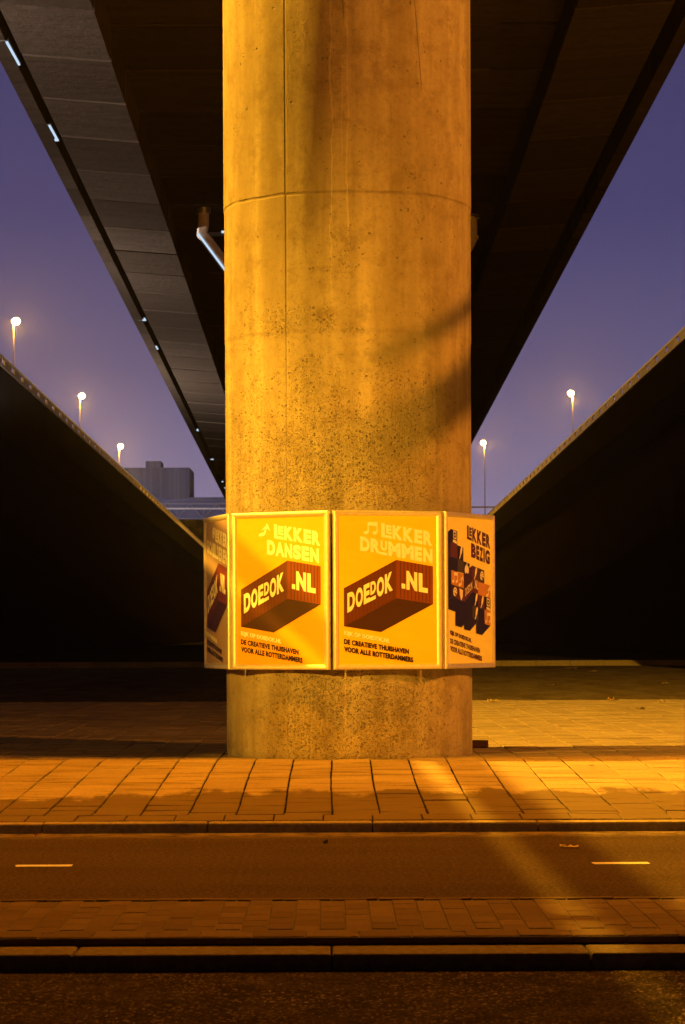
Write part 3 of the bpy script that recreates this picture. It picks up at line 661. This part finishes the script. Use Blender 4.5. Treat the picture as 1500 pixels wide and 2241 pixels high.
def poster_art(kind):
    A_ = Art(); A_.poly([(110-22, 168-26), (1355+22, 168-26), (1355+22, 2043+26), (110-22, 2043+26)], BGm, False)
    ink = LT if kind != 'bezig' else DK
    word(A_, LEKKER, 250, 180, 650, ink)
    if kind == 'drummen':
        note2(A_, 430, 240, 1, LT); word(A_, DRUM, 420, 185, 380, LT)
    if kind == 'dansen':
        note1(A_, 430, 238, 1.05, LT); word(A_, DANS, 450, 185, 552, LT)
    if kind == 'schilderen':
        palette(A_, 560, 310, 1.05, LT, BGm); word(A_, SCHI, 385, 185, 190, LT)
    if kind == 'bezig':
        word(A_, BEZI, 478, 185, 760, DK); small(A_, DK, DK)
        q = lambda p: [(110+(x-113)/580*1245, 168+(y-150-40*(x-113)/580)/(1940-55*(x-113)/580)*1875) for x, y in p]
        G, O, B_, Rr, C = 7, 8, 9, 10, 1
        for mi, p in ((B_, [(155,305),(235,335),(235,510),(155,480)]), (9, [(116,345),(155,305),(155,480),(116,505)]), (Rr, [(155,480),(235,510),(235,700),(155,672)]), (5, [(116,505),(155,480),(155,672),(116,710)]),
                      (B_, [(235,520),(312,552),(312,735),(235,700)]), (9, [(116,710),(155,672),(235,700),(235,880),(155,850),(116,880)]), (G, [(235,700),(315,735),(315,895),(235,870)]), (B_, [(315,735),(392,765),(392,830),(315,895)]),
                      (O, [(155,850),(315,905),(315,1085),(155,1040)]), (5, [(155,1040),(237,1068),(237,1242),(155,1215)]), (Rr, [(237,1068),(315,1090),(315,1272),(237,1242)]), (9, [(116,880),(155,850),(155,1215),(116,1240)]),
                      (5, [(315,895),(425,790),(425,1000),(315,1090)]), (Rr, [(425,790),(505,822),(505,1005),(425,985)]), (G, [(505,822),(585,855),(585,1030),(505,1005)]),
                      (Rr, [(315,1090),(425,1000),(425,1140),(315,1272)]), (Rr, [(425,985),(502,1008),(502,1172),(425,1142)]), (O, [(502,1003),(665,1055),(665,1228),(502,1175)]),
                      (B_, [(425,1142),(502,1175),(502,1345),(425,1320)]), (Rr, [(502,1175),(585,1205),(585,1372),(502,1345)]), (B_, [(585,1205),(665,1228),(665,1403),(585,1372)]),
                      (G, [(425,1320),(502,1345),(502,1532),(425,1492)]), (9, [(502,1345),(585,1372),(585,1568),(502,1532)]), (O, [(585,1375),(665,1403),(665,1592),(585,1568)]),
                      (9, [(116,1240),(155,1215),(237,1242),(315,1272),(425,1142),(425,1492),(502,1532),(390,1660),(315,1640),(315,1575),(280,1615),(205,1590),(205,1405),(116,1372)]),
                      (9, [(502,1532),(585,1568),(665,1592),(550,1717),(475,1692),(475,1570)])): A_.poly(q(p), mi)
        def icon(k, x, y):
            P = q([(x, y)])[0]
            if k == 'pal': palette(A_, P[0], P[1], .85, C, 5)
            if k == 'n2': note2(A_, P[0]-75, P[1]-70, .85, C)
            if k == 'n1': note1(A_, P[0]-75, P[1]-75, .95, C)
            if k == 'br': ell(A_, P[0]+12, P[1]-22, 26, 62, .35, C); A_.poly([(P[0]-10, P[1]+10), (P[0]+14, P[1]+20), (P[0]-30, P[1]+88), (P[0]-44, P[1]+78)], C)
            if k == 'pc': A_.poly([(P[0]-45, P[1]-80), (P[0]+40, P[1]-62), (P[0]+40, P[1]+40), (P[0]-45, P[1]+22)], C); A_.poly([(P[0]-30, P[1]-58), (P[0]+26, P[1]-46), (P[0]+26, P[1]+20), (P[0]-30, P[1]+8)], 9); A_.poly([(P[0]-12, P[1]-34), (P[0]+10, P[1]-29), (P[0]+10, P[1]-4), (P[0]-12, P[1]-9)], C); A_.poly([(P[0]-50, P[1]+36), (P[0]+46, P[1]+56), (P[0]+62, P[1]+98), (P[0]-60, P[1]+72)], C)
            if k == 'sh': A_.poly([(P[0]-50, P[1]-70), (P[0]+50, P[1]-45), (P[0]+40, P[1]+40), (P[0], P[1]+95), (P[0]-40, P[1]+20)], C)
            if k == 'ap': ell(A_, P[0]-22, P[1]+20, 34, 56, .15, C); ell(A_, P[0]+26, P[1]+24, 32, 52, -.15, C); A_.poly([(P[0]-10, P[1]-30), (P[0]+10, P[1]-90), (P[0]+28, P[1]-84), (P[0]+14, P[1]-20)], C)
        for k, x, y in (('pc', 200, 405), ('br', 275, 615), ('ap', 350, 820), ('n2', 198, 955), ('n1', 275, 990), ('pal', 197, 1140), ('sh', 274, 1165), ('br', 463, 890), ('pal', 546, 925), ('n1', 628, 1130), ('br', 466, 1238), ('br', 545, 1275), ('pc', 628, 1300), ('br', 466, 1425), ('n2', 622, 1490)): icon(k, x, y)
        a = q([(322, 1205)])[0]; e = q([(418, 1125)])[0]
        put_text(A_, 'DOEDOK', a[0], e[0], a[1]-105, a[1]-5, (e[1]-a[1])/(e[0]-a[0])*1.25, C, .02)
        a = q([(440, 1110)])[0]; put_text(A_, '.NL', a[0], a[0]+110, a[1]-135, a[1]-15, S, C, .03)
    else:
        container(A_); small(A_, LT, DK)
    return A_.bm
def frame_mesh(W, H):
    """mitred snap frame: rounded aluminium profile on four sides"""
    bm = bmesh.new(); prof = [(0, -.030), (0, .004), (.004, .010), (.012, .0135), (.022, .013), (.032, .009), (.040, .003), (.041, -.002)]
    hw, hh = W/2, H/2; g = .0012
    sides = [((-hw, -hh), (hw, -hh), (0, 1)), ((hw, -hh), (hw, hh), (-1, 0)), ((hw, hh), (-hw, hh), (0, -1)), ((-hw, hh), (-hw, -hh), (1, 0))]
    for (ax, ay), (bx, by), (nx, ny) in sides:
        dx, dy = bx-ax, by-ay; L = math.hypot(dx, dy); dx /= L; dy /= L
        A = [bm.verts.new((ax+dx*(o+g)+nx*o, ay+dy*(o+g)+ny*o, z)) for o, z in prof]; B = [bm.verts.new((bx-dx*(o+g)+nx*o, by-dy*(o+g)+ny*o, z)) for o, z in prof]
        for i in range(len(prof)-1): bm.faces.new((A[i], B[i], B[i+1], A[i+1]))
        bm.faces.new(A[::-1]); bm.faces.new(B)
    return bm
RP, PW, PH = 1.21, .885, 1.246
zc = CAMZ-((1116.2+1466.6)/2-PY0)*20.0/F
ap = RP*math.cos(R_(22.5))
cols = dict(schilderen=[PURP, CREAM, INK_D, RED_L, RED_R, INK_B, STR], dansen=[YELP, CREAM, INK_D, RED_L, RED_R, INK_B, STR], drummen=[YELO, CREAM, INK_D, RED_L, RED_R, INK_B, STR],
            bezig=[WHP, CREAM, MAR, RED_L, RED_R, INK_B, STR, GRN, ORP, BLK, RED_L])
LBL = dict(schilderen='framed poster headed LEKKER SCHILDEREN on mauve paper, facing left', dansen='framed yellow poster headed LEKKER DANSEN with a note and container', drummen='framed yellow poster headed LEKKER DRUMMEN with a double note and container', bezig='framed cream poster headed LEKKER BEZIG with stacked picture cubes')
for kind, ang in (('schilderen', -74.5), ('dansen', -29.5), ('drummen', 15.5), ('bezig', 60.5)):
    a = R_(ang)
    t = thing('poster_frame', LBL[kind], 'poster frame', (PC.x+ap*math.sin(a), PC.y-ap*math.cos(a), zc), 0, 'poster frames round the pillar')
    t.matrix_world = Matrix.Translation(t.location) @ Matrix.Rotation(a, 4, 'Z') @ Matrix.Rotation(R_(90), 4, 'X')
    obj('frame', frame_mesh(PW, PH), MALU, t)
    obj('poster', poster_art(kind), cols[kind], t, keep=True)
    b = bmesh.new(); box(b, -PW/2+.003, PW/2-.003, -PH/2+.003, PH/2-.003, -.028, -.004); obj('backing', b, MDARK, t)
    b = bmesh.new()
    for sx in (-.25, .25): box(b, sx-.02, sx+.02, -.45, .45, -.095, -.029)
    obj('bracket', b, MDARK, t)

# ------------------------------------------------------------------ litter
def litter(name, label, cat, px, py, z, w_, d_, h_, mat, seed):
    rr = random.Random(seed); p = on_ground(px, py, z); bm = bmesh.new(); n = 5
    g = [[bm.verts.new(((i/n-.5)*w_+rr.uniform(-.06, .06)*w_, (j/2-.5)*d_+rr.uniform(-.2, .2)*d_, h_*(.15+.85*rr.random())*(1 if (i+j) % 2 else .35))) for i in range(n+1)] for j in range(3)]
    for j in range(2):
        for i in range(n): bm.faces.new((g[j][i], g[j][i+1], g[j+1][i+1], g[j+1][i]))
    bmesh.ops.solidify(bm, geom=bm.faces[:], thickness=.002)
    o = obj(name, bm, mat); o.location = (p.x, p.y, z+.004); o.rotation_euler[2] = rr.uniform(-.5, .5); return tag(o, label, cat, 'scraps lying on the ground')
MPAP = flat('scrap_paper', (.72, .62, .42), .7); MLEAF = flat('dead_leaf', (.30, .17, .05), .7); MDKL = flat('dark_leaf', (.03, .02, .012), .8); MYL = flat('yellow_leaf', (.75, .55, .08), .6)
for i, a in enumerate([
    ('leaf', 'curled pale leaf on the cycle path by the kerb, far left', 'leaf', 81, 1832, 0, .052, .05, .022, MLEAF),
    ('leaf', 'dark upright leaf scrap on the cycle path below the pillar', 'leaf', 712, 1850, 0, .022, .03, .03, MDKL),
    ('paper_scrap', 'crumpled paper strip on the cycle path above the right dash', 'litter', 1246, 1856, 0, .10, .06, .02, MPAP),
    ('paper_scrap', 'pale twisted wrapper where tiles meet cobbles, nearest the pillar', 'litter', 1079, 1537, .205, .16, .10, .05, MPAP),
    ('leaf', 'small yellow leaf at the edge of the cobbles, right of the pillar', 'leaf', 1340, 1534, .205, .09, .12, .06, MYL),
    ('paper_scrap', 'white scrap at the edge of the cobbles, farthest right', 'litter', 1447, 1537, .205, .10, .09, .03, MPAP),
    ('paper_scrap', 'pale scrap lying on the cobbles at the right photo edge', 'litter', 1458, 1497, .205, .14, .2, .04, MPAP),
    ('paper_scrap', 'faint long scrap in the middle of the cobbles, right of the posters', 'litter', 1207, 1500, .205, .16, .2, .03, MPAP),
    ('leaf', 'dull leaf on the cobbles just before the far kerb', 'leaf', 1250, 1464, .205, .24, .4, .05, MPAP),
    ('leaf', 'pale leaf scrap on the cobbles by the far kerb, right one of two', 'leaf', 1297, 1471, .205, .16, .3, .04, MPAP),
    ('paper_scrap', 'dim pale scrap on the dark cobbles left of the posters', 'litter', 394, 1459, .205, .2, .3, .07, MPAP),
    ('leaf', 'dark leaf on the lit tiles at the right, near the cobbles', 'leaf', 1402, 1552, .207, .10, .1, .03, MDKL),
    ('leaf', 'thin dark leaf on the bright paving right of the pillar', 'leaf', 1295, 1677, .19, .03, .05, .006, MDKL)]):
    litter(*a, seed=i+3)
p = on_ground(1052, 1638, .2)
b = bmesh.new(); box(b, -.075, .065, -.05, .05, 0, .062); bevel_all(b, .006); br = obj('loose_brick', b, flat('brown_brick', (.11, .055, .035), .9)); br.location = (p.x, p.y, .208); br.rotation_euler[2] = -.15
tag(br, 'loose brown brick lying against the right side of the pillar foot', 'brick')

# ------------------------------------------------------------------ night mist
hz = M('mist'); hz.t.nodes.clear(); o_ = hz.n('ShaderNodeOutputMaterial'); v_ = hz.n('ShaderNodeVolumePrincipled')
v_.inputs['Density'].default_value = .00009; v_.inputs['Color'].default_value = (.92, .92, .95, 1); v_.inputs['Anisotropy'].default_value = .8
hz.l(v_.outputs[0], o_.inputs['Volume'])
b = bmesh.new(); box(b, -1350, 1350, -70, 1400, -1.4, 72); tag(obj('haze', b, hz.m), kind='stuff')
